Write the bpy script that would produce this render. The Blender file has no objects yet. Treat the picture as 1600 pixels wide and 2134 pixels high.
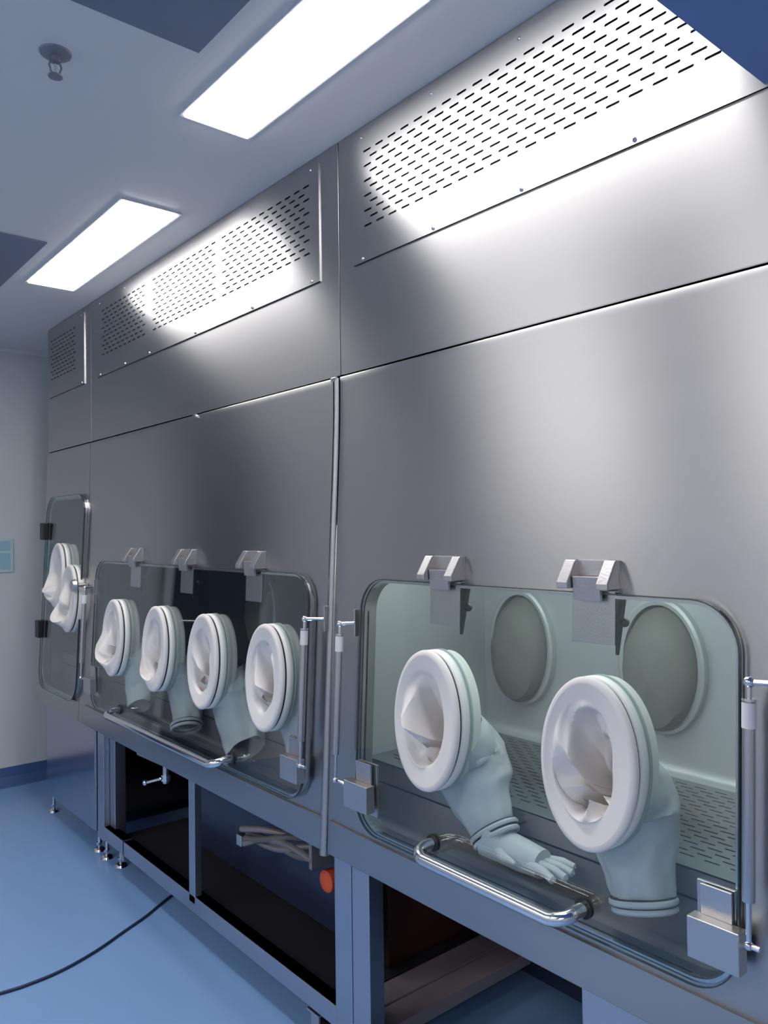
import bpy, bmesh, math, random
from mathutils import Vector, Matrix, noise
C = bpy.context.scene
PI = math.pi

# ------------------------------------------------------------------ camera
cam_d = bpy.data.cameras.new('camera')
cam = bpy.data.objects.new('camera', cam_d)
C.collection.objects.link(cam)
cam_d.sensor_fit = 'HORIZONTAL'; cam_d.sensor_width = 36.0
cam_d.lens = 36.0 * 1629.69 / 1600.0
cam_d.clip_start = 0.02
R_ = Vector((0.76739, -0.64105, -0.012935)); U_ = Vector((-0.003892, -0.02483, 0.999684)); F_ = R_.cross(U_) * -1
F_ = Vector((0.641168, 0.767098, 0.021549))
cam.matrix_world = Matrix(((R_.x, U_.x, -F_.x, 0), (R_.y, U_.y, -F_.y, 0), (R_.z, U_.z, -F_.z, 1.49), (0, 0, 0, 1)))
C.camera = cam

# ------------------------------------------------------------------ world and exposure
w = bpy.data.worlds.new('world'); C.world = w; w.use_nodes = True
w.node_tree.nodes['Background'].inputs[0].default_value = (0.5, 0.55, 0.65, 1)
w.node_tree.nodes['Background'].inputs[1].default_value = 0.02
C.view_settings.view_transform = 'Standard'; C.view_settings.look = 'None'
C.view_settings.gamma = 1.0; C.view_settings.use_curve_mapping = False
C.view_settings.exposure = 0.9
LAMP = 10.5            # emission of the ceiling lamp diffusers beside the isolators
AISLE_FILL = 4.8      # emission of the unseen panels added over the aisle as fill
CHAMBER_FILL = 5.0     # emission of the unseen strip added to brighten the near chamber

# ------------------------------------------------------------------ materials
def mat(name, col, rough=0.5, metal=0.0, aniso=0.0, tangent=None, spec=0.5, noise_amt=0.0, noise_scale=(8, 8, 8),
        bump=0.0, bump_scale=40, emit=None, coat=0.0, rough_var=0.0):
    m = bpy.data.materials.new(name); m.use_nodes = True
    nt = m.node_tree; b = nt.nodes['Principled BSDF']
    b.inputs['Base Color'].default_value = (*col, 1); b.inputs['Roughness'].default_value = rough
    b.inputs['Metallic'].default_value = metal; b.inputs['Specular IOR Level'].default_value = spec
    b.inputs['Coat Weight'].default_value = coat
    tc = nt.nodes.new('ShaderNodeTexCoord')
    if aniso:
        b.inputs['Anisotropic'].default_value = aniso
        if tangent:
            v = nt.nodes.new('ShaderNodeCombineXYZ')
            for i in range(3): v.inputs[i].default_value = tangent[i]
            nt.links.new(v.outputs[0], b.inputs['Tangent'])
    if noise_amt or bump or rough_var:
        mp = nt.nodes.new('ShaderNodeMapping'); mp.inputs['Scale'].default_value = noise_scale
        nt.links.new(tc.outputs['Object'], mp.inputs['Vector'])
        n = nt.nodes.new('ShaderNodeTexNoise'); n.inputs['Scale'].default_value = 1.0; n.inputs['Detail'].default_value = 4
        nt.links.new(mp.outputs[0], n.inputs['Vector'])
        if noise_amt:
            mx = nt.nodes.new('ShaderNodeMix'); mx.data_type = 'RGBA'
            mx.inputs['A'].default_value = (*[c * (1 - noise_amt) for c in col], 1)
            mx.inputs['B'].default_value = (*[min(1, c * (1 + noise_amt)) for c in col], 1)
            nt.links.new(n.outputs[0], mx.inputs['Factor']); nt.links.new(mx.outputs['Result'], b.inputs['Base Color'])
        if rough_var:
            mr = nt.nodes.new('ShaderNodeMapRange')
            mr.inputs['To Min'].default_value = rough - rough_var; mr.inputs['To Max'].default_value = rough + rough_var
            nt.links.new(n.outputs[0], mr.inputs['Value']); nt.links.new(mr.outputs[0], b.inputs['Roughness'])
        if bump:
            n2 = nt.nodes.new('ShaderNodeTexNoise'); n2.inputs['Scale'].default_value = bump_scale
            nt.links.new(tc.outputs['Object'], n2.inputs['Vector'])
            bp = nt.nodes.new('ShaderNodeBump'); bp.inputs['Strength'].default_value = bump; bp.inputs['Distance'].default_value = 0.002
            nt.links.new(n2.outputs[0], bp.inputs['Height']); nt.links.new(bp.outputs[0], b.inputs['Normal'])
    if emit:
        b.inputs['Emission Color'].default_value = (*emit[0], 1); b.inputs['Emission Strength'].default_value = emit[1]
    return m

M = {}
M['steel'] = mat('brushed_steel', (0.44, 0.428, 0.422), 0.30, 1.0, 0.87, (0, 0, 1), noise_amt=0.025, noise_scale=(3, 1.0, 30), rough_var=0.008)
M['steel_base'] = mat('frame_steel', (0.50, 0.52, 0.58), 0.38, 1.0, 0.4, (0, 0, 1), noise_amt=0.05, noise_scale=(6, 6, 6))
M['panel_steel'] = mat('satin_panel_steel', (0.40, 0.42, 0.49), 0.18, 1.0, noise_amt=0.04, noise_scale=(2, 2, 3))
M['cast'] = mat('cast_steel', (0.60, 0.57, 0.56), 0.34, 1.0, bump=0.15, bump_scale=220, noise_amt=0.05, noise_scale=(30, 30, 30))
M['chrome'] = mat('polished_steel', (0.80, 0.79, 0.80), 0.12, 1.0, noise_amt=0.03, noise_scale=(20, 20, 20))
M['tube'] = mat('strut_steel', (0.62, 0.60, 0.60), 0.22, 1.0, noise_amt=0.03, noise_scale=(20, 20, 20))
M['label'] = mat('paper_sleeve', (0.75, 0.73, 0.74), 0.6, noise_amt=0.04, noise_scale=(20, 20, 90))
M['rubber_white'] = mat('white_rubber', (0.78, 0.735, 0.70), 0.5, bump=0.1, bump_scale=60, noise_amt=0.03, noise_scale=(9, 9, 9), spec=0.35)
M['ring_white'] = mat('white_plastic_ring', (0.80, 0.78, 0.74), 0.38, noise_amt=0.02, noise_scale=(9, 9, 9), spec=0.4)
M['glove_in'] = mat('pale_glove_rubber', (0.55, 0.575, 0.60), 0.5, noise_amt=0.06, noise_scale=(12, 12, 12), bump=0.15, bump_scale=40)
M['glove_dark'] = mat('grey_olive_sleeve', (0.20, 0.205, 0.185), 0.6, noise_amt=0.08, noise_scale=(10, 10, 10))
M['black'] = mat('black_rubber', (0.012, 0.012, 0.014), 0.45, noise_amt=0.1, noise_scale=(20, 20, 20))
M['hole'] = mat('dark_duct', (0.03, 0.03, 0.033), 0.8, noise_amt=0.1, noise_scale=(20, 20, 20))
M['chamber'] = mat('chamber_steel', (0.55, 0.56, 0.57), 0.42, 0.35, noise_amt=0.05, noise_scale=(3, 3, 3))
M['chamber_shaded'] = mat('chamber_steel_in_shade', (0.13, 0.135, 0.13), 0.42, 0.5, noise_amt=0.12, noise_scale=(3, 3, 3))  # darker copy of the steel: gloom of the unlit chambers put into its colour
M['tray'] = mat('tray_steel', (0.33, 0.34, 0.335), 0.38, 0.8, noise_amt=0.08, noise_scale=(4, 4, 4))
M['trough'] = mat('trough_steel', (0.27, 0.245, 0.25), 0.45, 0.5, noise_amt=0.15, noise_scale=(6, 6, 6))
M['floor'] = mat('blue_epoxy', (0.225, 0.385, 0.67), 0.24, noise_amt=0.06, noise_scale=(1.5, 1.5, 1.5), rough_var=0.04, spec=0.5)
M['wall'] = mat('pale_wall_panel', (0.66, 0.66, 0.67), 0.45, noise_amt=0.02, noise_scale=(1, 1, 1))
M['ceiling'] = mat('white_ceiling_panel', (0.76, 0.74, 0.73), 0.35, noise_amt=0.02, noise_scale=(1, 1, 1))
M['soffit'] = mat('soffit_panel_blue_bounce', (0.13, 0.25, 0.52), 0.35, noise_amt=0.03, noise_scale=(1, 1, 1))  # white panel; blue floor bounce and dimness put into its colour
M['diffuser'] = mat('grey_diffuser', (0.20, 0.22, 0.29), 0.55, noise_amt=0.05, noise_scale=(3, 3, 3))
M['sprinkler'] = mat('dull_grey_metal', (0.26, 0.27, 0.31), 0.5, 0.4, noise_amt=0.05, noise_scale=(40, 40, 40))
M['lamp'] = mat('lamp_diffuser', (0.9, 0.9, 0.9), 0.5, emit=((1.0, 0.99, 0.985), LAMP))
M['aisle_fill'] = mat('aisle_fill_panel', (0.9, 0.9, 0.9), 0.5, emit=((1.0, 0.985, 0.96), AISLE_FILL))
M['chamber_fill_lamp'] = mat('chamber_fill_lamp', (0.9, 0.9, 0.9), 0.5, emit=((0.88, 1.0, 0.97), CHAMBER_FILL))
M['lamp_frame'] = mat('lamp_frame', (0.75, 0.75, 0.77), 0.4, noise_amt=0.02, noise_scale=(5, 5, 5))
M['door'] = mat('dark_navy_door', (0.022, 0.027, 0.06), 0.3, noise_amt=0.05, noise_scale=(2, 2, 2))
M['cable'] = mat('dark_cable', (0.01, 0.025, 0.06), 0.5, noise_amt=0.05, noise_scale=(5, 5, 5))
M['sign'] = mat('pale_sign_border', (0.56, 0.66, 0.70), 0.4, noise_amt=0.02, noise_scale=(5, 5, 5))
M['sign_cyan'] = mat('cyan_sign_field', (0.34, 0.55, 0.63), 0.4, noise_amt=0.04, noise_scale=(5, 5, 5))
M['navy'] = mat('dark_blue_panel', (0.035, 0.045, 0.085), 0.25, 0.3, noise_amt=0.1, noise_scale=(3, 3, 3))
M['orange'] = mat('orange_plastic', (0.75, 0.10, 0.03), 0.4, noise_amt=0.05, noise_scale=(5, 5, 5))
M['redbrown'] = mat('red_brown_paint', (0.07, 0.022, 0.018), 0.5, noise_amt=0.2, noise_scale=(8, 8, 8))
M['hose'] = mat('dull_grey_hose', (0.13, 0.12, 0.12), 0.55, noise_amt=0.1, noise_scale=(9, 9, 9))
M['pan'] = mat('dark_base_pan', (0.035, 0.033, 0.04), 0.5, 0.2, noise_amt=0.15, noise_scale=(4, 4, 4))
M['cove'] = mat('dark_blue_coving', (0.07, 0.13, 0.30), 0.35, noise_amt=0.05, noise_scale=(3, 3, 3))
M['duct'] = mat('pinkish_grey_duct', (0.40, 0.33, 0.35), 0.45, 0.2, noise_amt=0.1, noise_scale=(6, 6, 6))
def glass_mat(name, tint, ior=1.5):
    m = bpy.data.materials.new(name); m.use_nodes = True; nt = m.node_tree
    nt.nodes.remove(nt.nodes['Principled BSDF']); out = nt.nodes['Material Output']
    t = nt.nodes.new('ShaderNodeBsdfTransparent'); t.inputs[0].default_value = (*tint, 1)
    g = nt.nodes.new('ShaderNodeBsdfGlossy'); g.inputs['Roughness'].default_value = 0.02; g.inputs[0].default_value = (0.95, 1, 0.98, 1)
    f = nt.nodes.new('ShaderNodeFresnel')
    ge = nt.nodes.new('ShaderNodeNewGeometry'); mr = nt.nodes.new('ShaderNodeMapRange')   # same reflectance on both sides of the pane
    mr.inputs['To Min'].default_value = ior; mr.inputs['To Max'].default_value = 1 / ior
    nt.links.new(ge.outputs['Backfacing'], mr.inputs['Value']); nt.links.new(mr.outputs[0], f.inputs[0])
    x = nt.nodes.new('ShaderNodeMixShader')
    nt.links.new(f.outputs[0], x.inputs[0]); nt.links.new(t.outputs[0], x.inputs[1]); nt.links.new(g.outputs[0], x.inputs[2])
    nt.links.new(x.outputs[0], out.inputs['Surface'])
    return m
M['glass'] = glass_mat('greenish_window_glass', (0.925, 0.955, 0.95))
M['glass_edge'] = mat('glass_edge', (0.03, 0.045, 0.042), 0.12, spec=0.8, noise_amt=0.05, noise_scale=(5, 5, 5))
M['flange'] = mat('pale_teal_flange', (0.40, 0.47, 0.47), 0.3, noise_amt=0.03, noise_scale=(9, 9, 9))

# ------------------------------------------------------------------ mesh helper
class MB:
    def __init__(s): s.v = []; s.f = []; s.sm = []
    def add(s, vs, fs, smooth=False):
        n = len(s.v); s.v += [tuple(v) for v in vs]
        for f in fs: s.f.append(tuple(i + n for i in f)); s.sm.append(smooth)
        return s
    def box(s, x0, x1, y0, y1, z0, z1):
        vs = [(x, y, z) for x in (x0, x1) for y in (y0, y1) for z in (z0, z1)]
        return s.add(vs, [(0, 1, 3, 2), (4, 6, 7, 5), (0, 4, 5, 1), (2, 3, 7, 6), (0, 2, 6, 4), (1, 5, 7, 3)])
    def prism(s, poly, axis, a, b):
        """poly of 2-D points in the two other axes (in x, y, z order), extruded from a to b along axis"""
        def P(p, t):
            q = list(p); q.insert(axis, t); return tuple(q)
        n = len(poly); vs = [P(p, a) for p in poly] + [P(p, b) for p in poly]
        fs = [tuple(range(n))[::-1], tuple(range(n, 2 * n))] + [(i, (i + 1) % n, n + (i + 1) % n, n + i) for i in range(n)]
        return s.add(vs, fs)
    def tube(s, pts, rad, seg=16, cap=True):
        pts = [Vector(p) for p in pts]; n = len(pts)
        rr = rad if isinstance(rad, (list, tuple)) else [rad] * n
        t0 = (pts[1] - pts[0]).normalized()
        up = Vector((0, 0, 1)) if abs(t0.z) < .9 else Vector((0, 1, 0))
        a = t0.cross(up).normalized(); vs = []
        for i, p in enumerate(pts):
            t = (pts[min(i + 1, n - 1)] - pts[max(i - 1, 0)]).normalized()
            a = (a - t * a.dot(t)).normalized(); b = t.cross(a)
            for k in range(seg):
                an = 2 * PI * k / seg; vs.append(p + (a * math.cos(an) + b * math.sin(an)) * rr[i])
        fs = [(i * seg + k, i * seg + (k + 1) % seg, (i + 1) * seg + (k + 1) % seg, (i + 1) * seg + k) for i in range(n - 1) for k in range(seg)]
        s.add(vs, fs, True)
        if cap:
            for i in (0, n - 1): s.f.append(tuple(len(s.v) - n * seg + i * seg + k for k in range(seg))); s.sm.append(False)
        return s
    def sphere(s, c, r, seg=14, rings=9, sc=(1, 1, 1)):
        vs = []; fs = []
        for i in range(rings + 1):
            th = PI * i / rings
            for k in range(seg):
                ph = 2 * PI * k / seg
                vs.append((c[0] + r * sc[0] * math.sin(th) * math.cos(ph), c[1] + r * sc[1] * math.sin(th) * math.sin(ph), c[2] + r * sc[2] * math.cos(th)))
        for i in range(rings):
            for k in range(seg): fs.append((i * seg + k, (i + 1) * seg + k, (i + 1) * seg + (k + 1) % seg, i * seg + (k + 1) % seg))
        return s.add(vs, fs, True)
    def disc(s, c, r, h, axis=2, seg=24):
        a = [0, 0, 0]; a[axis] = h
        return s.tube([c, tuple(c[i] + a[i] for i in range(3))], r, seg)
    def build(s, name, m, parent=None, bevel=0.0, segs=2, origin=None, angle=35):
        me = bpy.data.meshes.new(name); me.from_pydata(s.v, [], s.f); me.update()
        bm = bmesh.new(); bm.from_mesh(me)
        bmesh.ops.remove_doubles(bm, verts=bm.verts, dist=1e-6)
        bmesh.ops.recalc_face_normals(bm, faces=bm.faces)
        bm.to_mesh(me); bm.free()
        if any(s.sm):
            me.polygons.foreach_set('use_smooth', [True] * len(me.polygons)); me.set_sharp_from_angle(angle=math.radians(angle))
        me.materials.append(m)
        o = bpy.data.objects.new(name, me); C.collection.objects.link(o)
        if parent is not None: o.parent = parent; o.matrix_parent_inverse = Matrix.Translation(-parent_loc(parent))
        elif origin is not None:
            me.transform(Matrix.Translation(-Vector(origin))); o.location = origin
        if bevel:
            b = o.modifiers.new('bevel', 'BEVEL'); b.width = bevel; b.segments = segs; b.limit_method = 'ANGLE'; b.angle_limit = math.radians(40)
            b.harden_normals = False
        return o
def parent_loc(p):              # meshes carry world coordinates, so only a thing's Empty has a location of its own
    return Vector(p.location)
def tag(o, label=None, cat=None, group=None, kind=None):
    if label: o['label'] = label
    if cat: o['category'] = cat
    if group: o['group'] = group
    if kind: o['kind'] = kind
    return o
def thing(name, loc, label, cat, group=None):
    o = bpy.data.objects.new(name, None); C.collection.objects.link(o); o.location = loc
    o.empty_display_size = .1
    return tag(o, label, cat, group)

# ------------------------------------------------------------------ the setting
CEIL = 2.60; FX = 1.333           # ceiling height; x of the upper steel front
XL, XR, YB, YE = -1.9, 2.45, -2.2, 5.03
def struct(name, mb, m, **k):
    return tag(mb.build(name, m, **k), kind='structure')
struct('floor', MB().box(XL - .1, XR + .1, YB - .1, YE + .1, -.1, 0), M['floor'])
struct('ceiling', MB().box(XL - .1, XR + .1, YB - .1, YE + .1, CEIL, CEIL + .1), M['ceiling'])
struct('wall_left', MB().box(XL - .1, XL, YB, YE, 0, CEIL), M['wall'])
struct('wall_far', MB().box(XL, XR, YE, YE + .1, 0, CEIL), M['wall'])
struct('wall_near', MB().box(XL, XR, YB - .1, YB, 0, CEIL), M['wall'])
struct('wall_right', MB().box(XR, XR + .1, YB, YE, 0, CEIL).box(1.37, XR, YB, .42, 0, CEIL), M['wall'])
cove = [(YE, 0), (YE, .105), (YE - .006, .105), (YE - .010, .05), (YE - .022, .02), (YE - .05, .004), (YE - .06, 0)]
struct('baseboard_far', MB().prism(cove, 0, .40, XR), M['cove'])
cl = [(XL, 0), (XL, .105), (XL + .006, .105), (XL + .010, .05), (XL + .022, .02), (XL + .06, 0)]
struct('baseboard_left', MB().prism(cl, 1, YB, YE), M['cove'])
struct('trim_1', MB().box(XL, FX - .002, YB, .58, 2.228, CEIL - .001), M['soffit'])      # lowered ceiling box
struct('trim_2', MB().box(XL, XR, YE - .012, YE, CEIL - .02, CEIL), M['ceiling'])
# dark door on the far wall, unseen, placed and heightened for its reflection
door = struct('door_1', MB().box(-.44, .26, YE - .035, YE - .001, .01, 2.32), M['door'])
MB().box(-.50, -.44, YE - .045, YE - .001, .0, 2.38).box(.26, .32, YE - .045, YE - .001, 0, 2.38).box(-.44, .26, YE - .045, YE - .001, 2.32, 2.38).build('door_frame', M['lamp_frame'], door)
MB().tube([(.20, YE - .035, 1.0), (.20, YE - .085, 1.0), (.08, YE - .085, 1.0)], .009).build('door_handle', M['chrome'], door)

# ------------------------------------------------------------------ ceiling fittings
def ceiling_light(x0, x1, y0, y1, label):
    t = thing('ceiling_light', ((x0 + x1) / 2, (y0 + y1) / 2, CEIL), label, 'ceiling light', None)
    MB().box(x0 - .012, x1 + .012, y0 - .012, y1 + .012, CEIL - .006, CEIL - .0005).build('light_frame', M['lamp_frame'], t)
    MB().box(x0, x1, y0, y1, CEIL - .010, CEIL - .0062).build('diffuser', M['lamp'], t)
ceiling_light(.922, 1.108, .81, 1.905, 'glowing white ceiling light panel nearest the camera, beside the large vent grille')
ceiling_light(1.0, 1.192, 2.53, 3.61, 'glowing white ceiling light panel farther away, toward the pale end wall')
for yy, lb in ((-1.3, 'added fill light panel over the aisle, unseen, behind the viewer'), (.81, 'added fill light panel over the aisle, unseen, abreast of the near light'), (2.53, 'added fill light panel over the aisle, unseen, abreast of the farther light')):
    z0 = 2.228 if yy < 0 else CEIL
    t = thing('ceiling_light', (-1.25, yy + .54, z0), lb, 'ceiling light')  # extra panels outside the view, added to fill the room with light
    MB().box(-1.612, -.888, yy - .012, yy + 1.092, z0 - .006, z0 - .0005).build('light_frame', M['lamp_frame'], t)
    MB().box(-1.60, -.90, yy, yy + 1.08, z0 - .010, z0 - .0062).build('diffuser', M['aisle_fill'], t)
def air_diffuser(x0, x1, y0, y1, label):
    t = thing('air_diffuser', ((x0 + x1) / 2, (y0 + y1) / 2, CEIL), label, 'air vent')
    z = CEIL
    MB().box(x0, x1, y0, y1, z - .006, z - .0005).build('diffuser_panel', M['diffuser'], t)
    return t
air_diffuser(-.39, .826, .60, 1.634, 'dark blue-grey flush ceiling panel between the nearer light and the sprinkler')
air_diffuser(-.30, .922, 3.085, 4.12, 'dark blue-grey flush ceiling panel beside the farther ceiling light')
t = thing('fire_sprinkler', (.572, 1.847, CEIL), 'small grey fire sprinkler head hanging from the pale ceiling', 'sprinkler')
x, y = .572, 1.847
MB().tube([(x, y, CEIL), (x, y, CEIL - .004), (x, y, CEIL - .010)], [.036, .034, .018], 28).build('escutcheon', M['sprinkler'], t)
MB().tube([(x, y, CEIL - .008), (x, y, CEIL - .022)], .011, 12).build('nozzle_body', M['sprinkler'], t)
for sgn in (-1, 1):
    MB().tube([(x + sgn * .009, y, CEIL - .02), (x + sgn * .014, y, CEIL - .032), (x + sgn * .010, y, CEIL - .046), (x, y, CEIL - .054)], .0026, 8).build('frame_arm', M['sprinkler'], t)
MB().tube([(x, y, CEIL - .022), (x, y, CEIL - .05)], .003, 8).build('glass_bulb', M['chrome'], t)
MB().tube([(x, y, CEIL - .054), (x, y, CEIL - .057)], .016, 20).build('deflector', M['sprinkler'], t)

# ------------------------------------------------------------------ front profile of the isolators
SL = .0525
APR = .602                      # bottom of the apron
SEAM = 1.927                    # joint between upper and lower front
def FXZ(z, off=0.0):            # x of the front face at height z
    if z >= 1.90: x = 1.3275
    elif z <= 1.45: x = 1.3135 - SL * (1.55 - z)
    else:                       # smooth bend between the upright and the tilted part
        t = (1.90 - z) / .45; x0, x1, m = 1.3275, 1.30825, -SL * .45
        x = x0 * (2 * t ** 3 - 3 * t * t + 1) + x1 * (3 * t * t - 2 * t ** 3) + m * (t ** 3 - t * t)
    return x - off
TX = lambda z, off=0.0: 1.3155 - SL * (1.55 - z) - off      # the tilted window plane itself
Un = Vector((SL, 0, 1)).normalized(); Nn = Vector((-1, 0, SL)).normalized()

def rrect(y0, y1, z0, z1, r, n=8):
    """rounded rectangle, points (y, z) counter-clockwise"""
    p = []
    for cy, cz, a0 in ((y1 - r, z1 - r, 0), (y0 + r, z1 - r, 90), (y0 + r, z0 + r, 180), (y1 - r, z0 + r, 270)):
        for k in range(n + 1):
            a = math.radians(a0 + 90 * k / n); p.append((cy + r * math.cos(a), cz + r * math.sin(a)))
    return p
def lower_panel(parent, y0, y1, hole, r, ztop=SEAM - .003):
    """one sheet: planar tilted part with a rounded hole, then the curve up to the joint"""
    bm = bmesh.new()
    def loop(pts, fx):
        vs = [bm.verts.new((fx(z), y, z)) for y, z in pts]
        es = [bm.edges.new((vs[i], vs[(i + 1) % len(vs)])) for i in range(len(vs))]
        return vs, es
    hp = rrect(*hole, r)
    hv, he = loop(hp, lambda z: FXZ(z) if z <= 1.55 else FXZ(z))
    zs = 1.42 if hole[3] < 1.42 else min(1.80, hole[3] + .05)
    ov, oe = loop([(y1, zs), (y0, zs), (y0, APR), (y1, APR)], FXZ)
    bmesh.ops.triangle_fill(bm, edges=he + oe, use_beauty=True)
    # inner reveal of the hole
    back = [bm.verts.new((v.co.x + .030, v.co.y, v.co.z)) for v in hv]
    for i in range(len(hv)):
        j = (i + 1) % len(hv); bm.faces.new((hv[i], hv[j], back[j], back[i]))
    # curved strip up to the joint, and a top flange
    prev = (ov[1], ov[0]); n = 30
    for k in range(1, n + 1):
        z = zs + (ztop - .004 - zs) * k / n
        cur = (bm.verts.new((FXZ(z), y0, z)), bm.verts.new((FXZ(z), y1, z)))
        bm.faces.new((prev[0], prev[1], cur[1], cur[0])); prev = cur
    for dx, dz in ((.0015, .003), (.005, .004), (.02, .004)):
        z = ztop - .004 + dz
        cur = (bm.verts.new((FXZ(ztop) + dx, y0, z)), bm.verts.new((FXZ(ztop) + dx, y1, z)))
        bm.faces.new((prev[0], prev[1], cur[1], cur[0])); prev = cur
    # bottom flange
    xb = FXZ(APR)
    q = [bm.verts.new((xb + .002, yy, APR - .004)) for yy in (y0, y1)] + [bm.verts.new((xb + .06, yy, APR - .004)) for yy in (y0, y1)]
    bm.faces.new((ov[2], ov[3], q[1], q[0])); bm.faces.new((q[0], q[1], q[3], q[2]))
    bmesh.ops.recalc_face_normals(bm, faces=bm.faces)
    me = bpy.data.meshes.new('front_panel'); bm.to_mesh(me); bm.free()
    me.polygons.foreach_set('use_smooth', [True] * len(me.polygons)); me.set_sharp_from_angle(angle=math.radians(50))
    me.materials.append(M['steel'])
    o = bpy.data.objects.new('front_panel', me); C.collection.objects.link(o); o.parent = parent
    o.matrix_parent_inverse = Matrix.Translation(-parent_loc(parent))
    return o

PITCH = .0513
def slotted(name, m, parent, P, y0, y1, z0, z1, secs, zt, rows, dz, sl=.033, sh=.0052, depth=.003):
    """sheet in (a, b) coordinates mapped by P(a, b, d), with staggered slots really cut out. secs: (a of first slot, slot count), counted toward lower a"""
    vs = []; fs = []
    def quad(a0, a1, b0, b1):
        if a1 - a0 < 1e-5 or b1 - b0 < 1e-5: return
        n = len(vs); vs.extend([P(a0, b0, 0), P(a1, b0, 0), P(a1, b1, 0), P(a0, b1, 0)]); fs.append((n, n + 1, n + 2, n + 3))
    def cell(a0, a1, b0, b1):
        n = len(vs); ca, cb = (a0 + a1) / 2, (b0 + b1) / 2
        vs.extend([P(a0, b0, 0), P(a1, b0, 0), P(a1, b1, 0), P(a0, b1, 0)])
        hl, hh = sl / 2 - sh / 2, sh / 2
        st = [(ca + hl, cb - hh), (ca + hl + hh * .87, cb), (ca + hl, cb + hh), (ca - hl, cb + hh), (ca - hl - hh * .87, cb), (ca - hl, cb - hh)]
        for d in (0, depth): vs.extend([P(a, b, d) for a, b in st])
        s = n + 4
        fs.extend([(n, n + 1, s + 0, s + 5), (n + 1, n + 2, s + 2, s + 1, s + 0), (n + 2, n + 3, s + 3, s + 2), (n + 3, n, s + 5, s + 4, s + 3)])
        for i in range(6): j = (i + 1) % 6; fs.append((s + i, s + j, s + 6 + j, s + 6 + i))
    quad(y0, y1, zt + dz / 2, z1); quad(y0, y1, z0, zt - (rows - .5) * dz)
    for k in range(rows):
        b1 = zt - (k - .5) * dz; b0 = b1 - dz; right = y1
        for first, n in secs:
            off = PITCH / 2 if k % 2 else 0; cnt = n - (1 if k % 2 else 0)
            for j in range(cnt):
                a = first - off - j * PITCH
                if a - PITCH / 2 < y0: break
                if j == 0: quad(a + PITCH / 2, right, b0, b1)
                cell(a - PITCH / 2, a + PITCH / 2, b0, b1); right = a - PITCH / 2
        quad(y0, right, b0, b1)
    # turned edge of the sheet
    for (a, b, c, d) in ((y0, z0, y1, z0), (y1, z0, y1, z1), (y1, z1, y0, z1), (y0, z1, y0, z0)):
        n = len(vs); vs.extend([P(a, b, 0), P(c, d, 0), P(c, d, depth + .001), P(a, b, depth + .001)]); fs.append((n, n + 1, n + 2, n + 3))
    return MB().add(vs, fs).build(name, m, parent)

def screw(parent, y, z, x=FX - .004, r=.0045):
    MB().tube([(x + .003, y, z), (x - .0015, y, z), (x - .003, y, z)], [r, r, r * .6], 10).build('screw', M['chrome'], parent)

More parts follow.
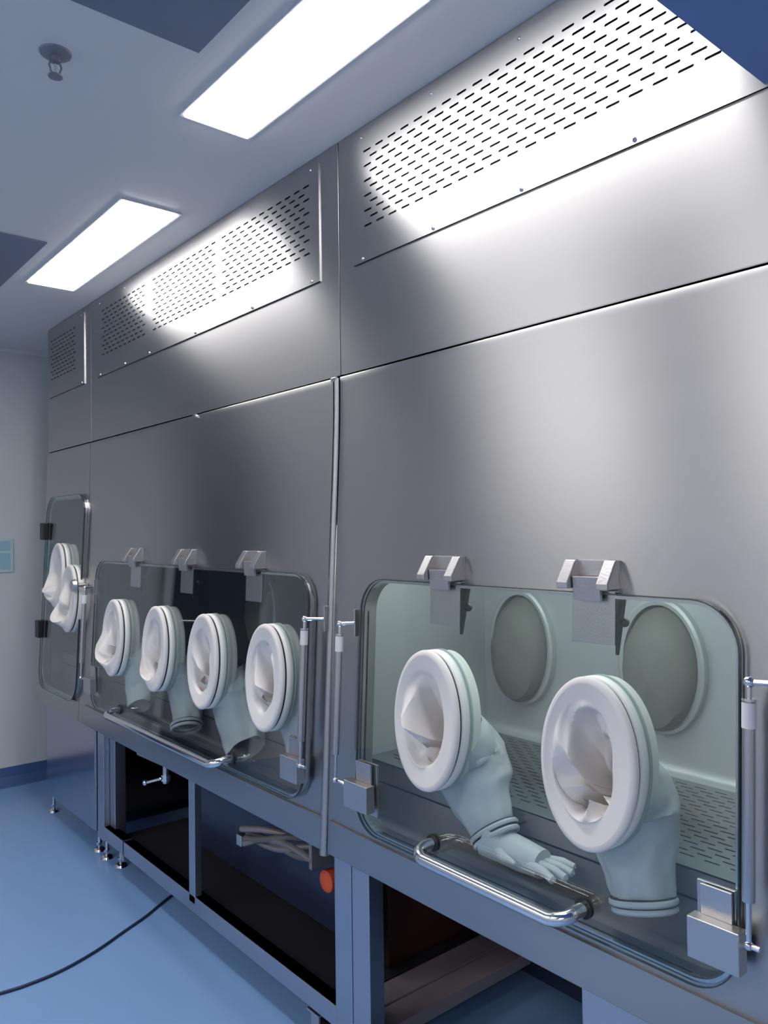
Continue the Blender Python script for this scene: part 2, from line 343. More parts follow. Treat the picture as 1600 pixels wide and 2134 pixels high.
# ------------------------------------------------------------------ glove ports
def ell(c, a, b, d):            # local (across, up, out of the window) to world
    return Vector((c[0], c[1], c[2])) + Vector((0, a, 0)) + Un * b + Nn * d
RA, RB = .104, .1585
def ring_mesh(c, prof, seg=72, cyc=False, ra=RA, rb=RB):
    vs = []; fs = []; n = len(prof)
    for o, d in prof:
        for k in range(seg):
            an = 2 * PI * k / seg; vs.append(ell(c, (ra + o) * math.cos(an), (rb + o) * math.sin(an), d))
    for i in range(n if cyc else n - 1):
        for k in range(seg):
            j = (i + 1) % n; fs.append((i * seg + k, i * seg + (k + 1) % seg, j * seg + (k + 1) % seg, j * seg + k))
    return MB().add(vs, fs, True)
def smooth(u): u = max(0, min(1, u)); return u * u * (3 - 2 * u)
def glove_port(parent, y, z, folds, bulge=0.0, bul_at=(0, 0), hang=None, cuff=None, seed=0, hole=(-.02, -.05), label=None, lying_hand=False):
    c = (TX(z, -.003), y, z)
    p = ring_mesh(c, [(.000, -.03), (.000, .009), (.004, .011), (.004, .030), (.001, .0335), (-.006, .0335), (-.010, .030), (-.012, -.03)]).build('glove_port', M['ring_white'], parent, angle=50)
    if label: p['label'] = label
    ring_mesh(c, [(.0005, .0085), (.0022, .0085), (.0026, .007), (.0022, .0055), (.0055, .0045), (.0055, .0005), (.0005, .0005)]).build('port_flange', M['flange'], p, angle=50)
    ring_mesh(c, [(-.004, .0335), (-.0005, .0335), (.0003, .0355), (-.0005, .0375), (-.004, .0375)]).build('o_ring', M['black'], p, angle=60)
    # sleeve: folded over the front lip, then a crumpled funnel
    seg = 120; prof = [(-.006, .0375), (-.001, .038), (.0032, .041), (.0040, .046), (.0025, .051), (-.002, .0540), (-.008, .0550)]
    rows = []
    for o, d in prof: rows.append([(RA + o, RB + o, d)] * seg)
    vs = []; NR = 40
    for o, d in prof:
        for k in range(seg):
            an = 2 * PI * k / seg; vs.append(ell(c, (RA + o) * math.cos(an), (RB + o) * math.sin(an), d))
    ra, rb = RA - .008, RB - .008
    rnd = random.Random(int(seed * 100)); GA, GS = 11, 7
    grid = [[(rnd.uniform(-1, 1), rnd.uniform(-1, 1)) for _ in range(GS + 2)] for _ in range(GA)]
    def crumple(an, s):                     # piecewise-linear field: flat facets meeting in creases
        u = (an / (2 * PI) * GA + s * 1.6) % GA; v = s * GS
        i, j = int(u) % GA, int(v); fu, fv = u - int(u), v - j
        A, B, D, E = grid[i][j], grid[(i + 1) % GA][j], grid[i][j + 1], grid[(i + 1) % GA][j + 1]
        if fu + fv < 1: return tuple(A[q] + (B[q] - A[q]) * fu + (D[q] - A[q]) * fv for q in (0, 1))
        return tuple(E[q] + (D[q] - E[q]) * (1 - fu) + (B[q] - E[q]) * (1 - fv) for q in (0, 1))
    for i in range(1, NR + 1):
        s = i / NR
        for k in range(seg):
            an = 2 * PI * k / seg; deg = math.degrees(an); ca = math.cos(an)
            collar = .24 - .13 * ca         # the smooth collar is wider on one side
            rho = 1 - (collar + .04) * smooth(s / .30) - (.80 - collar) * smooth((s - .24) / .76) * .96
            d = .055 - .009 * smooth(s / .3) - .135 * smooth((s - .24) / .66)
            fold = 0; lift = 0
            for fa, fw, fh, fs_ in folds:
                da = (deg - (180 - fa) + 26 * s + 180) % 360 - 180
                tnt = max(0, 1 - abs(da) / fw); e = smooth((s - fs_) / .30)
                fold += fh * tnt * e; lift += fh * tnt * e * (1 - smooth((s - .6) / .4))
            c1, c2 = crumple(an, s); e = smooth((s - .20) / .22) * (1 - .6 * smooth((s - .8) / .2))
            rho = max(rho * (1 - .95 * fold) + .11 * c1 * e, .03)
            d += lift * .105 + .020 * c2 * e
            a = rho * ra * ca + hole[0] * smooth((s - .25) / .6); b = rho * rb * math.sin(an) + hole[1] * smooth((s - .25) / .6)
            if bulge:
                g = math.exp(-(((a - bul_at[0]) / .060) ** 2 + ((b - bul_at[1]) / .080) ** 2)) * smooth(s / .22) * (1 - smooth((s - .66) / .28))
                d += bulge * g * (1 + .35 * c1 + .45 * c2)
            vs.append(ell(c, a, b, d))
    NT = len(prof) + NR
    fs = [(i * seg + k, i * seg + (k + 1) % seg, (i + 1) * seg + (k + 1) % seg, (i + 1) * seg + k) for i in range(NT - 1) for k in range(seg)]
    fs.append(tuple((NT - 1) * seg + k for k in range(seg)))
    MB().add(vs, fs, True).build('glove_sleeve', M['rubber_white'], p, angle=42)
    # the sleeve inside the chamber, drooping to its cuff
    if hang:
        pts, rad = hang
        n = 26; seg2 = 40; P = []; Rr = []
        m = len(pts) - 1
        for i in range(n + 1):
            t = i / n * m; k = min(int(t), m - 1); u = t - k
            g = lambda q: Vector(pts[max(0, min(m, q))])
            p0, p1, p2, p3 = g(k - 1), g(k), g(k + 1), g(k + 2)
            P.append(.5 * ((2 * p1) + (p2 - p0) * u + (2 * p0 - 5 * p1 + 4 * p2 - p3) * u * u + (3 * p1 - p0 - 3 * p2 + p3) * u ** 3))
            Rr.append(rad[k] * (1 - u) + rad[k + 1] * u)
        vs = []
        for i in range(n + 1):
            tg = (P[min(i + 1, n)] - P[max(i - 1, 0)]).normalized(); A = Vector((0, 1, 0)); A = (A - tg * A.dot(tg)).normalized(); B = tg.cross(A)
            for k in range(seg2):
                an = 2 * PI * k / seg2
                nn = noise.noise(Vector((1.8 * math.cos(an) + seed * 3, 1.8 * math.sin(an), i * .16)))
                nr = abs(noise.noise(Vector((4 * math.cos(an), 4 * math.sin(an) + seed, i * .22))))
                rr = Rr[i] * (1 + .14 * nn - .09 * nr)
                fl = 1.0 if i < 3 else .72
                fl = 1 - (.30) * smooth(i / 8)
                vs.append(P[i] + A * rr * math.cos(an) + B * rr * fl * math.sin(an))
        fs = [(i * seg2 + k, i * seg2 + (k + 1) % seg2, (i + 1) * seg2 + (k + 1) % seg2, (i + 1) * seg2 + k) for i in range(n) for k in range(seg2)]
        MB().add(vs, fs, True).build('hanging_sleeve', M['glove_in'], p, angle=50)
        if cuff:
            e = P[-1]; dirv = (P[-1] - P[-2]).normalized(); A = Vector((0, 1, 0)); A = (A - dirv * A.dot(dirv)).normalized(); B = dirv.cross(A)
            mb = MB(); mw = MB(); r = Rr[-1] * 1.02
            def tor(q, off, rr, rt):
                cs = e + dirv * off; pts_ = [cs + A * rr * math.cos(2 * PI * k / 32) + B * rr * .74 * math.sin(2 * PI * k / 32) for k in range(33)]
                q.tube(pts_, rt, 8, cap=False)
            tor(mb, .002, r, .0028); tor(mb, .014, r * 1.0, .0028); mb.build('cuff_ring', M['black'], p)
            tor(mw, .008, r, .0065); tor(mw, .022, r * .96, .006); mw.build('glove_cuff', M['glove_in'], p)
            if lying_hand: hand(p, e + dirv * .02, dirv, A, B, r, cuff, seed)
    return p
def hand(p, o, dv, A, B, r, turn, seed):
    """limp rubber glove: palm tube that bends to lie along the trough, with four fingers and a thumb"""
    end = Vector((0, turn, 0)); mb = MB()
    q = [o, o + dv * .018 + end * .02, o + dv * .022 + end * .07, o + dv * .024 + end * .12]
    pts = [Vector((v.x, v.y, max(v.z, .712))) for v in q]
    mb.tube(pts, [r * .9, r * .62, r * .58, r * .5], 18)
    side = Vector((1, 0, 0)); base = pts[-1]
    for i, (ln, ang) in enumerate(((.062, -.25), (.075, -.08), (.07, .08), (.055, .25))):
        b0 = base + side * (i - 1.5) * .018; dr = (end.normalized() + side * ang)
        mb.tube([b0 - dr * .02, b0 + dr * ln * .5 + Vector((0, 0, .004)), b0 + dr * ln * .95 - Vector((0, 0, .002)), b0 + dr * ln], [.0105, .0095, .0085, .003], 12)
    tb = pts[1] - side * r * .4
    mb.tube([tb, tb + end * .035 - side * .022, tb + end * .07 - side * .026], [.013, .011, .004], 12)
    mb.build('glove_hand', M['glove_in'], p)

# ------------------------------------------------------------------ window, hinges, struts
def glass_door(parent, y0, y1, z0, z1, r, ports=(), name='glass_door'):
    n = 10; lp = rrect(y0, y1, z0, z1, r, n); N = len(lp)
    T = .008
    bm = bmesh.new()
    for off in (.012 + T, .012):            # both faces, with an oval opening for every port
        es = []
        loops = [[(TX(z, off), y, z) for y, z in lp]]
        for py, pz in ports:
            c = (TX(pz, off), py, pz)
            loops.append([ell(c, (RA - .009) * math.cos(2 * PI * k / 48), (RB - .009) * math.sin(2 * PI * k / 48), 0) for k in range(48)])
        for L in loops:
            v = [bm.verts.new(q) for q in L]; es += [bm.edges.new((v[i], v[(i + 1) % len(v)])) for i in range(len(v))]
        res = bmesh.ops.triangle_fill(bm, edges=es, use_beauty=True)
        fc = [f for f in res['geom'] if isinstance(f, bmesh.types.BMFace)]
        for f in fc:
            f.normal_update()
            if (f.normal.x > 0) == (off > .015): f.normal_flip()
    me = bpy.data.meshes.new(name); bm.to_mesh(me); bm.free(); me.materials.append(M['glass'])
    g = bpy.data.objects.new(name, me); C.collection.objects.link(g); g.parent = parent
    g.matrix_parent_inverse = Matrix.Translation(-parent_loc(parent))
    # dark polished rim all round, and the rubber gasket behind it
    e = MB(); ins = .0022
    lp2 = rrect(y0 + ins, y1 - ins, z0 + ins, z1 - ins, r - ins, n)
    vs = [(TX(z, .0121 + T), y, z) for y, z in lp] + [(TX(z, .0119), y, z) for y, z in lp] + [(TX(z, .0122 + T), y, z) for y, z in lp2]
    fs = [(i, (i + 1) % N, N + (i + 1) % N, N + i) for i in range(N)] + [(i, (i + 1) % N, 2 * N + (i + 1) % N, 2 * N + i) for i in range(N)]
    e.add(vs, fs); e.build('glass_rim', M['glass_edge'], g)
    k = MB(); lo = rrect(y0 + .004, y1 - .004, z0 + .004, z1 - .004, r - .003, n); li = rrect(y0 + .010, y1 - .010, z0 + .010, z1 - .010, r - .008, n)
    vs = [(TX(z, .0115), y, z) for y, z in lo] + [(TX(z, .0115), y, z) for y, z in li] + [(TX(z, .002), y, z) for y, z in lo] + [(TX(z, -.004), y, z) for y, z in li]
    fs = []
    for i in range(N):
        j = (i + 1) % N; fs += [(i, j, N + j, N + i), (i, j, 2 * N + j, 2 * N + i), (N + i, N + j, 3 * N + j, 3 * N + i)]
    k.add(vs, fs); k.build('window_gasket', M['tube'], g)
    return g
def hinge(parent, y, yw=.118):
    """cast hinge: two tapered cheeks joined by a back plate, a clamp over the glass edge, an arm behind the glass"""
    zb, zt = 1.368, 1.424; h = yw / 2
    mb = MB()
    for s in (-1, 1):
        a, b = sorted((y + s * h, y + s * (h - .026)))
        prof = [(TX(zb, -.004), zb), (TX(zb, .046), zb), (TX(zb, .046), zb + .012), (TX(zt, .020), zt), (TX(zt, -.004), zt)]
        mb.prism(prof, 1, a, b)
    mb.box(TX(zt, .010), TX(zt, -.004), y - h, y + h, zb, zt)
    hg = mb.build('hinge', M['cast'], parent, bevel=.0022)
    c = h - .028
    MB().prism([(TX(zb, .032), 1.392), (TX(zb, .020), 1.392), (TX(1.348, .0205), 1.345), (TX(1.348, .027), 1.345)], 1, y - c, y + c).build('clamp_plate', M['cast'], hg, bevel=.001)
    MB().prism([(TX(1.35, .010), 1.366), (TX(1.35, -.012), 1.366), (TX(1.26, .002), 1.262), (TX(1.26, .010), 1.262)], 1, y - h + .006, y + h - .012).build('inner_plate', M['cast'], hg, bevel=.001)
    MB().prism([(TX(1.36, .009), 1.362), (TX(1.36, -.022), 1.362), (TX(1.25, .003), 1.245), (TX(1.25, .009), 1.245)], 1, y - h + .001, y - h + .0055).build('inner_arm', M['black'], hg)
    MB().sphere((TX(1.30, -.010), y - h - .002, 1.305), .009).build('knob', M['black'], hg)
    return hg
def gas_strut(parent, y, brk, label=None):
    """brk: where (y) the upper bracket stands"""
    X = lambda z, o=.040: TX(z, o)
    s = MB().tube([(X(1.205), y, 1.205), (X(.892), y, .892)], .0102, 20).build('gas_strut', M['tube'], parent)
    if label: s['label'] = label
    MB().tube([(X(.893), y, .893), (X(.828), y, .828)], .0045, 12).build('piston_rod', M['chrome'], s)
    MB().tube([(X(1.205), y, 1.205), (X(1.232), y, 1.232)], .0046, 12).tube([(X(1.206), y, 1.206), (X(1.210), y, 1.210)], .0115, 16).build('end_fitting', M['chrome'], s)
    MB().tube([(X(1.203), y, 1.203), (X(1.163), y, 1.163)], .0112, 20).build('paper_label', M['label'], s)
    MB().sphere((X(1.236), y, 1.236), .0092).build('ball_joint', M['chrome'], s); MB().sphere((X(.824), y, .824), .0078).build('ball_joint', M['chrome'], s)
    MB().tube([(X(1.236), y, 1.236), (X(1.240, .022), brk, 1.240)], .0048, 10).build('ball_stud', M['chrome'], s)
    d = 1 if brk > y else -1
    b = MB().box(TX(1.24, .024), TX(1.24, -.001), brk - .003, brk + .003, 1.205, 1.276)
    b.box(TX(1.24, .006), TX(1.24, -.001), brk - .010, brk + .010, 1.205, 1.276)
    b.build('strut_bracket', M['cast'], s, bevel=.0008)
    return s
def corner_clamp(parent, y, side, w=.088):
    """clamp on the lower glass edge; side = +1 when the glass edge lies toward +y of the clamp centre"""
    e = y + side * w / 2; i = y - side * w / 2
    lo = MB().box(TX(.82, .048), TX(.82, .0205), min(e, i), max(e, i), .770, .838).build('corner_clamp', M['cast'], parent, bevel=.0012)
    i2 = y - side * (w / 2 - .012); e2 = y + side * (w / 2 - .022)
    MB().box(TX(.86, .026), TX(.86, .0205), min(e2, i2), max(e2, i2), .838, .888).build('clamp_plate', M['cast'], lo, bevel=.0008)
    MB().box(TX(.80, .011), TX(.80, .004), min(e2, i), max(e2, i), .755, .888).build('inner_plate', M['cast'], lo, bevel=.0008)
    MB().tube([(TX(.824, .035), e, .816), (TX(.824, .040), e + side * .012, .824), (TX(.824, .040), e + side * .03, .824)], .0045, 10).build('ball_stud', M['chrome'], lo)
def handle(parent, ya, yb, z=.762, so=.066, r=.0135):
    """U-shaped pull bar from ya to yb standing off the glass"""
    bx = TX(z, .02); fx = bx - so; pts = []; cr = .034
    dz = -.012
    def arc(c0, y_, s0):
        out = []
        for k in range(9):
            a = PI / 2 * k / 8; out.append((fx + cr - cr * math.sin(a) if s0 else fx + cr - cr * math.cos(a), 0, 0))
        return out
    sg = 1 if yb > ya else -1
    pts.append((bx, ya, z)); 
    for k in range(9):
        a = PI / 2 * k / 8; pts.append((fx + cr * (1 - math.sin(a)), ya + sg * cr * (1 - math.cos(a)), z + dz * (k / 8)))
    for k in range(9):
        a = PI / 2 * k / 8; pts.append((fx + cr * (1 - math.cos(a)), yb - sg * cr * (1 - math.sin(a)), z + dz * (1 - k / 8)))
    pts.append((bx, yb, z))
    hd = MB().tube(pts, r, 24).build('pull_handle', M['chrome'], parent, angle=60)
    for yy in (ya, yb):
        MB().tube([(bx + .001, yy, z), (bx - .006, yy, z)], r * 1.45, 20).build('handle_foot', M['black'], hd)
    return hd

# ------------------------------------------------------------------ chamber interior
CX, CXB, TRAY, TROUGH, CTOP = 1.40, 1.90, .84, .690, 1.50
def chamber(parent, y0, y1, lit, top=CTOP):
    cm = M['chamber'] if lit else M['chamber_shaded']
    xf = 1.300
    mb = MB()
    mb.add([(CXB, y0, TRAY + .03), (CXB, y1, TRAY + .03), (CXB, y1, top), (CXB, y0, top)], [(0, 1, 2, 3)])
    # coved foot of the back wall
    pr = [(CXB - .03 * (1 - math.cos(a)) if 0 else CXB - .03 + .03 * math.cos(a), TRAY + .03 - .03 * math.sin(a)) for a in [PI / 2 * k / 6 for k in range(7)]]
    for i in range(6): mb.add([(pr[i][0], y0, pr[i][1]), (pr[i][0], y1, pr[i][1]), (pr[i + 1][0], y1, pr[i + 1][1]), (pr[i + 1][0], y0, pr[i + 1][1])], [(0, 1, 2, 3)], True)
    for yy in (y0, y1): mb.add([(xf, yy, TROUGH), (CXB, yy, TROUGH), (CXB, yy, top), (xf + .036, yy, top)], [(0, 1, 2, 3)])
    mb.add([(xf + .036, y0, top), (CXB, y0, top), (CXB, y1, top), (xf + .036, y1, top)], [(0, 1, 2, 3)])
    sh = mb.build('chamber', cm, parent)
    tr = slotted('work_tray', M['tray'] if lit else M['chamber_shaded'], sh, lambda a, b, d: (b, a, TRAY - d), y0 + .002, y1 - .002, CX, CXB - .03,
            [(y1 - .05, int((y1 - y0 - .1) / PITCH) + 1)], CXB - .06, 20, .0205, depth=.002)
    t = MB()
    t.add([(CX, y0, TRAY), (CX, y1, TRAY), (CX, y1, TROUGH), (CX, y0, TROUGH)], [(0, 1, 2, 3)])
    t.add([(CX, y0, TROUGH), (CX, y1, TROUGH), (1.262, y1, TROUGH), (1.262, y0, TROUGH)], [(0, 1, 2, 3)])
    t.build('front_trough', M['trough'], sh)
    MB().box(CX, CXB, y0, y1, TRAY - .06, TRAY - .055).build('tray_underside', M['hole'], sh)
    if lit:
        MB().box(1.45, 1.53, y0 + .1, y1 - .1, top - .02, top - .003).build('chamber_fill_lamp', M['chamber_fill_lamp'], sh)  # added strip, out of view above the window
    return sh
def rear_port(parent, y, z):
    x = CXB; vs = []; seg = 40
    def ring(ra, rb, d): return [(x - d, y + ra * math.cos(2 * PI * k / seg), z + rb * math.sin(2 * PI * k / seg)) for k in range(seg)]
    def st(lst):
        v = [p for r in lst for p in r]; n = len(lst)
        return v, [(i * seg + k, i * seg + (k + 1) % seg, (i + 1) * seg + (k + 1) % seg, (i + 1) * seg + k) for i in range(n - 1) for k in range(seg)]
    v, f = st([ring(.125, .178, 0), ring(.125, .178, .022), ring(.118, .170, .026), ring(.108, .160, .024), ring(.108, .160, .0)])
    p = MB().add(v, f, True).build('rear_glove_port', M['chamber'], parent)
    v, f = st([ring(.108, .160, .008), ring(.10, .15, .04), ring(.085, .13, .06), ring(.05, .085, .075), ring(.0004, .0006, .08)])
    v = [(a + .004 * noise.noise(Vector((a * 30, b * 30, c_ * 30))), b, c_ - max(0, (x - a)) * .45) for a, b, c_ in v]
    MB().add(v, f, True).build('rear_sleeve', M['glove_dark'], p)

# ------------------------------------------------------------------ isolators
def upper(parent, y0, y1, gy0, gy1, secs, scr):
    g = .0015
    m = MB(); z0, z1 = SEAM + .002, CEIL - .002
    gz0, gz1 = 2.222, 2.574
    bx = lambda a, b, c, d: m.box(FX, FX + .02, a, b, c, d)
    # sheet with the opening for the grille
    o0, o1, p0, p1 = gy0 + .02, gy1 - .02, gz0 + .02, gz1 - .02
    F = lambda yy, zz, d=0: (FX + d, yy, zz)
    outer = [(y0 + g, z0), (y1 - g, z0), (y1 - g, z1), (y0 + g, z1)]; inner = [(o0, p0), (o1, p0), (o1, p1), (o0, p1)]
    vs = [F(*q) for q in outer] + [F(*q) for q in inner] + [F(*q, .02) for q in outer] + [F(*q, .02) for q in inner]
    fs = [(i, (i + 1) % 4, 4 + (i + 1) % 4, 4 + i) for i in range(4)] + [(i, (i + 1) % 4, 8 + (i + 1) % 4, 8 + i) for i in range(4)] + [(4 + i, 4 + (i + 1) % 4, 12 + (i + 1) % 4, 12 + i) for i in range(4)]
    up = MB().add(vs, fs).build('upper_panel', M['steel'], parent, bevel=.0012)
    gr = slotted('vent_grille', M['steel'], parent, lambda a, b, d: (FX - .004 + d, a, b), gy0, gy1, gz0, gz1, secs, 2.525, 11, .0206)
    MB().box(FX + .03, FX + .04, o0 - .01, o1 + .01, p0 - .01, p1 + .01).build('duct_backing', M['hole'], gr)
    for yy in scr:
        for zz in (2.566, 2.231): screw(gr, yy, zz)
    MB().box(FX + .041, 1.95, y0 + .01, y1 - .01, SEAM + .02, CEIL - .01).build('plenum_box', M['chamber_shaded'], parent)
def level_foot(parent, x, y, h=.09, caster=False):
    b = MB().tube([(x, y, h), (x, y, .018)], .008, 12).tube([(x, y, .04), (x, y, .028)], .014, 6)
    b.tube([(x, y, .018), (x, y, .010), (x, y, .0005)], [.010, .024, .028], 20).build('levelling_foot', M['chrome'], parent)
def caster(parent, x, y):
    m = MB().box(x - .03, x + .03, y - .03, y + .03, .082, .088)
    m.box(x - .022, x - .017, y - .02, y + .02, .03, .084).box(x + .017, x + .022, y - .02, y + .02, .03, .084)
    c = m.build('caster', M['cast'], parent)
    MB().tube([(x - .013, y - .004, .033), (x + .013, y - .004, .033)], .032, 24).build('wheel', M['black'], c)

# ---- near isolator (third from the far wall): two glove ports in view
I3 = thing('isolator', (1.6, 1.106, 0), 'stainless steel glove box isolator nearest the camera, with two large glove ports', 'isolator', 'glove box isolators along the wall')
y0, y1 = .433, 1.779
upper(I3, y0, y1, .505, 1.707, [(1.642, 21)], (1.667, 1.387, 1.106, .826, .545))
lower_panel(I3, y0 + .0015, y1 - .004, (.631, 1.627, .720, 1.352), .080)
ch = chamber(I3, .50, 1.765, True)
rear_port(ch if False else I3, 1.125, 1.12); rear_port(I3, 1.60, 1.12)
g3 = glass_door(I3, .621, 1.637, .710, 1.361, .088, [(1.348, 1.040), (.900, 1.039)])
handle(g3, 1.335, .918)
for yy in (1.331, .918): hinge(I3, yy)
gas_strut(I3, 1.697, 1.655); gas_strut(I3, .596, .500)
corner_clamp(I3, 1.603, 1, .095); corner_clamp(I3, .652, -1)
glove_port(I3, 1.348, 1.040,
    folds=[(165, 50, .72, .22), (225, 30, .55, .34), (275, 26, .40, .30), (100, 22, .20, .4)], seed=1.3, hole=(-.015, -.06),
    hang=([(1.312, 1.33, 1.005), (1.365, 1.325, .95), (1.355, 1.29, .87), (1.345, 1.235, .80)], [.082, .105, .09, .06]), cuff=-1, lying_hand=True)
glove_port(I3, .900, 1.039,
    folds=[(150, 30, .50, .22), (190, 28, .72, .36), (262, 28, .62, .24), (300, 18, .45, .30), (110, 22, .20, .4)], seed=4.1, hole=(-.010, -.07),
    hang=([(1.312, .88, 1.005), (1.36, .878, .95), (1.345, .865, .86), (1.335, .845, .785)], [.082, .10, .08, .062]), cuff=-1)
# base of the near isolator
post = lambda p, a, b, z0=.09, z1=APR + .01, x=1.303, m='steel_base': MB().box(x, x + (.028 if b - a < .06 else .05), a, b, z0, z1).build('post', M[m], p, bevel=.002)
post(I3, 1.642, 1.716)
MB().box(1.303, 1.80, .44, .966, .10, .594).build('side_cabinet', M['steel_base'], I3, bevel=.003)
MB().box(1.303, 1.35, .966, 1.642, .09, .15).build('bottom_rail', M['steel_base'], I3, bevel=.002)
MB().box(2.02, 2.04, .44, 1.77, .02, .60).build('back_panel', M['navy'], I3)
for xx, yy in ((1.33, 1.68), (1.33, .50), (1.88, .50)): level_foot(I3, xx, yy)
MB().box(1.355, 2.015, 1.690, 1.776, .062, .102).build('cross_rail', M['duct'], I3, bevel=.003)

# ---- middle isolator: four glove ports
I2 = thing('isolator', (1.6, 2.78, 0), 'long stainless steel glove box isolator with four glove ports and two dark open bays below', 'isolator', 'glove box isolators along the wall')
y0, y1 = 1.779, 3.784
upper(I2, y0, y1, 1.872, 3.690, [(3.612, 10), (3.040, 11), (2.450, 11)], (1.912, 2.26, 2.676, 3.09, 3.35, 3.652))
lower_panel(I2, y0 + .030, y1 - .0015, (1.890, 3.590, .715, 1.353), .077)
ch2 = chamber(I2, 1.795, 3.70, False)
for yy in (2.10, 2.62, 3.14): rear_port(I2, yy, 1.12)
g2 = glass_door(I2, 1.880, 3.600, .705, 1.362, .085, [(q, 1.041) for q in (2.066, 2.472, 2.868, 3.296)])
handle(g2, 3.235, 2.285, z=.750)
for yy in (3.165, 2.690, 2.208): hinge(I2, yy)
gas_strut(I2, 1.865, 1.794); gas_strut(I2, 3.668, 3.600)
corner_clamp(I2, 1.915, -1); corner_clamp(I2, 3.566, 1)
P2 = [dict(y=2.066, folds=[(170, 40, .62, .28), (262, 30, .36, .32), (215, 22, .22, .4)], seed=2.2, hole=(-.01, -.065),
           hang=([(1.312, 2.05, 1.005), (1.34, 2.045, .94), (1.35, 2.02, .84), (1.33, 1.985, .755)], [.082, .085, .066, .05]), cuff=None),
      dict(y=2.472, folds=[(165, 34, .50, .28), (205, 26, .42, .38), (268, 32, .42, .34)], seed=6.7, hole=(-.01, -.065),
           hang=([(1.312, 2.46, 1.005), (1.345, 2.45, .93), (1.35, 2.40, .83), (1.33, 2.33, .755)], [.082, .105, .098, .080]), cuff=None),
      dict(y=2.868, folds=[(150, 34, .30, .30), (250, 40, .52, .36), (30, 30, .16, .4)], seed=3.9, hole=(-.01, -.065), bulge=.022, bul_at=(.04, -.09),
           hang=([(1.312, 2.855, 1.005), (1.345, 2.85, .93), (1.35, 2.81, .83), (1.33, 2.775, .765)], [.082, .095, .075, .066]), cuff=-1),
      dict(y=3.296, folds=[(150, 40, .35, .30), (255, 40, .30, .32), (330, 30, .24, .35)], seed=8.4, hole=(-.02, -.06), bulge=.062, bul_at=(.035, -.055),
           hang=([(1.312, 3.28, 1.005), (1.345, 3.27, .93), (1.35, 3.24, .83), (1.32, 3.19, .76)], [.082, .10, .085, .06]), cuff=None)]
for k in P2: glove_port(I2, z=1.041, **k)
post(I2, 1.720, 1.797); post(I2, 2.660, 2.708, .13); post(I2, 3.565, 3.640); post(I2, 3.500, 3.560, x=1.33)
MB().box(1.303, 1.35, 1.797, 3.335, .098, .158).build('bottom_rail', M['steel_base'], I2, bevel=.002)
MB().box(1.303, 1.35, 3.350, 3.565, .098, .158).build('bottom_rail', M['steel_base'], I2, bevel=.002)
MB().box(1.30, 1.36, 3.325, 3.36, .075, .10).build('rail_bracket', M['cast'], I2)
MB().box(1.355, 2.015, 1.782, 1.872, .062, .102).build('cross_rail', M['duct'], I2, bevel=.003)
MB().box(1.351, 2.015, 1.876, 3.56, .09, .102).build('bottom_pan', M['pan'], I2)
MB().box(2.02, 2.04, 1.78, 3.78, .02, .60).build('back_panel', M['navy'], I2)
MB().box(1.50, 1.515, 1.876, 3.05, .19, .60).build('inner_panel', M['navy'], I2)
for xx, yy in ((1.33, 3.60), (1.345, 3.47), (1.88, 3.60)  , (1.88, 1.9)): level_foot(I2, xx, yy)
caster(I2, 1.335, 1.915)
# rounded joint strip between the middle and the near isolator
js = []
for k in range(25):
    z = SEAM - .006 - (SEAM - .006 - APR + .012) * k / 24; js.append((FXZ(z) + .004, 1.792, z))
MB().tube(js, [.0105 + .004 * k / 24 for k in range(25)], 16).build('joint_strip', M['steel'], I2)
for yy in (2.676, 1.800):
    MB().box(FX - .012, FX, yy - .012, yy + .012, SEAM - .014, SEAM - .002).build('seam_clip', M['chrome'], I2, bevel=.002)
# drain valve under the apron
dv = MB().tube([(1.36, 3.30, .535), (1.36, 3.02, .545)], .011, 12).tube([(1.36, 3.03, .548), (1.36, 3.03, .470)], .012, 12).build('drain_pipe', M['cast'], I2)
MB().tube([(1.36, 3.03, .505), (1.36, 3.03, .480)], .019, 12).tube([(1.335, 3.03, .492), (1.30, 3.09, .470)], .006, 8).sphere((1.30, 3.09, .470), .012).build('valve_lever', M['chrome'], dv)

# ---- far isolator: tall glass door with two glove ports at different heights
I1 = thing('isolator', (1.6, 4.12, 0), 'narrow glove box isolator at the far end, with a taller glass door and staggered ports', 'isolator', 'glove box isolators along the wall')
y0, y1 = 3.784, 4.452
upper(I1, y0, y1, 3.868, 4.415, [(4.37, 8)], (3.90, 4.14, 4.385))
lower_panel(I1, y0 + .0015, y1 - .001, (3.742 + .06, 4.352, .700, 1.660), .085)
ch1 = chamber(I1, 3.80, 4.44, False, top=1.75)
g1 = glass_door(I1, 3.79, 4.372, .682, 1.680, .10, [(4.070, 1.275), (3.878, 1.172)])
glove_port(I1, 4.070, 1.275, folds=[(200, 40, .40, .30), (90, 40, .35, .3)], seed=5.5, hole=(-.02, -.05), bulge=.060, bul_at=(.03, -.06), label='glove port set higher, toward the end wall')
glove_port(I1, 3.878, 1.172, folds=[(150, 40, .40, .30), (280, 40, .30, .3)], seed=9.1, hole=(-.02, -.06), bulge=.060, bul_at=(.03, -.07), label='glove port set lower, beside the star knob',
    hang=([(1.312, 3.87, 1.12), (1.365, 3.86, 1.04), (1.36, 3.84, .92), (1.345, 3.83, .82)], [.075, .07, .05, .035]), cuff=None)
for zz in (.985, 1.50):
    MB().box(TX(zz, .045), TX(zz, .018), 4.325, 4.385, zz - .045, zz + .045).build('door_latch', M['black'], I1, bevel=.004)
kb = MB().tube([(TX(1.24, .010), 3.757, 1.243), (TX(1.24, .055), 3.757, 1.243)], .010, 14)
kb.tube([(TX(1.24, .045), 3.757, 1.243), (TX(1.24, .055), 3.757, 1.243), (TX(1.24, .072), 3.757, 1.243)], [.020, .030, .026], 12)
kb.build('clamp_knob', M['cast'], I1)
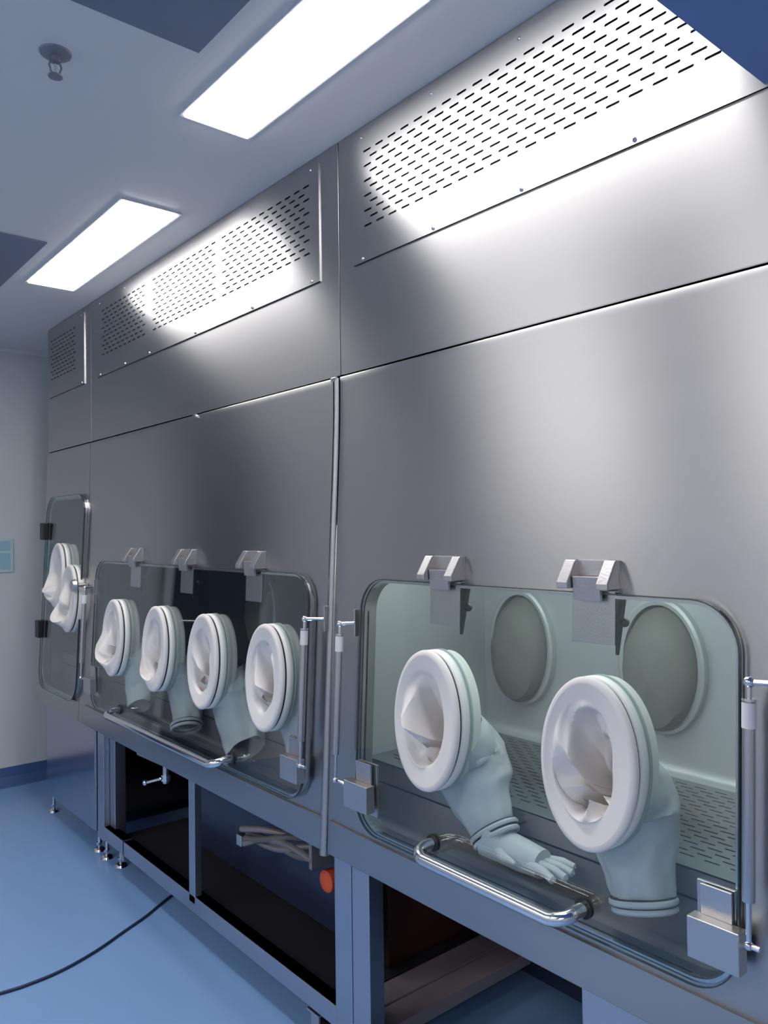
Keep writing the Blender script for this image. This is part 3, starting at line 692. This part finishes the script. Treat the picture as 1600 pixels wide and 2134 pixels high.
post(I1, 3.668 + .02, 3.75, .10, x=1.312)
MB().box(1.308, 1.90, 3.695, 4.415, .100, APR - .012).build('lower_cabinet', M['panel_steel'], I1, bevel=.003)
for xx, yy in ((1.335, 4.385), (1.335, 3.71), (1.86, 4.385)): level_foot(I1, xx, yy, .10)
MB().box(1.34, 1.95, 4.435, 4.452, APR, CEIL - .002).build('end_panel', M['steel'], I1)

# ------------------------------------------------------------------ loose things
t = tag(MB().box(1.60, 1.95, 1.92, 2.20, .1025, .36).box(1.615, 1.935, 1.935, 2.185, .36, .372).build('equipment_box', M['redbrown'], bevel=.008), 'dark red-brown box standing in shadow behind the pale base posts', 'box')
ob = thing('power_plug', (1.45, 2.03, .385), 'small orange round plug hanging in the dark bay beside the pale posts', 'plug')
MB().tube([(1.470, 2.03, .385), (1.440, 2.03, .385), (1.436, 2.03, .385)], [.034, .034, .028], 24).build('plug_body', M['orange'], ob)
MB().tube([(1.499, 2.03, .385), (1.470, 2.03, .385)], .012, 12).build('plug_pin', M['black'], ob)
hb = thing('hose_bundle', (1.45, 2.3, .35), 'grey hoses with a pale end fitting in the dark bay of the long isolator', 'hose')
random.seed(4)
for k in range(5):
    pts = []
    for i in range(12):
        u = i / 11
        pts.append((1.385 + .03 * k * u + .02 * math.sin(3 * u + k), 2.44 - .42 * u + .01 * math.sin(7 * u + k), .395 + .02 * k * (1 - u) * .6 + .085 * u + .02 * math.sin(4 * u + k * 1.7)))
    MB().tube(pts, .011, 10).build('hose', M['hose'] if k % 2 else M['trough'], hb)
MB().box(1.37, 1.405, 2.44, 2.475, .385, .425).build('hose_fitting', M['cast'], hb, bevel=.004)
MB().box(1.38, 1.50, 2.02, 2.035, .44, .55).build('hose_clip', M['trough'], hb)
cp = [(-1.2, 3.05), (-.6, 2.95), (0, 2.88), (.35, 2.82), (.675, 2.772), (.76, 2.765), (.871, 2.777), (1.002, 2.823), (1.133, 2.892), (1.247, 2.952), (1.40, 3.05), (1.70, 3.20), (1.88, 3.25)]
pts = []
for i in range(len(cp) - 1):
    p0, p1, p2, p3 = [Vector((*cp[max(0, min(len(cp) - 1, i + q))], .0055)) for q in (-1, 0, 1, 2)]
    for u in (0, .25, .5, .75): pts.append(.5 * ((2 * p1) + (p2 - p0) * u + (2 * p0 - 5 * p1 + 4 * p2 - p3) * u * u + (3 * p1 - p0 - 3 * p2 + p3) * u ** 3))
tag(MB().tube(pts, .005, 10).build('power_cable', M['cable']), 'thin dark power cable curving over the blue floor to under the isolators', 'cable')
sg = thing('wall_sign', (1.12, YE, 1.36), 'pale cyan notice plate fixed to the far end wall', 'sign')
MB().box(.93, 1.301, YE - .008, YE - .0005, 1.26, 1.462).build('sign_plate', M['sign'], sg, bevel=.002)
for a, b in ((1.39, 1.447), (1.278, 1.376)):
    MB().box(.95, 1.282, YE - .010, YE - .0081, a, b).build('sign_field', M['sign_cyan'], sg, bevel=.001)
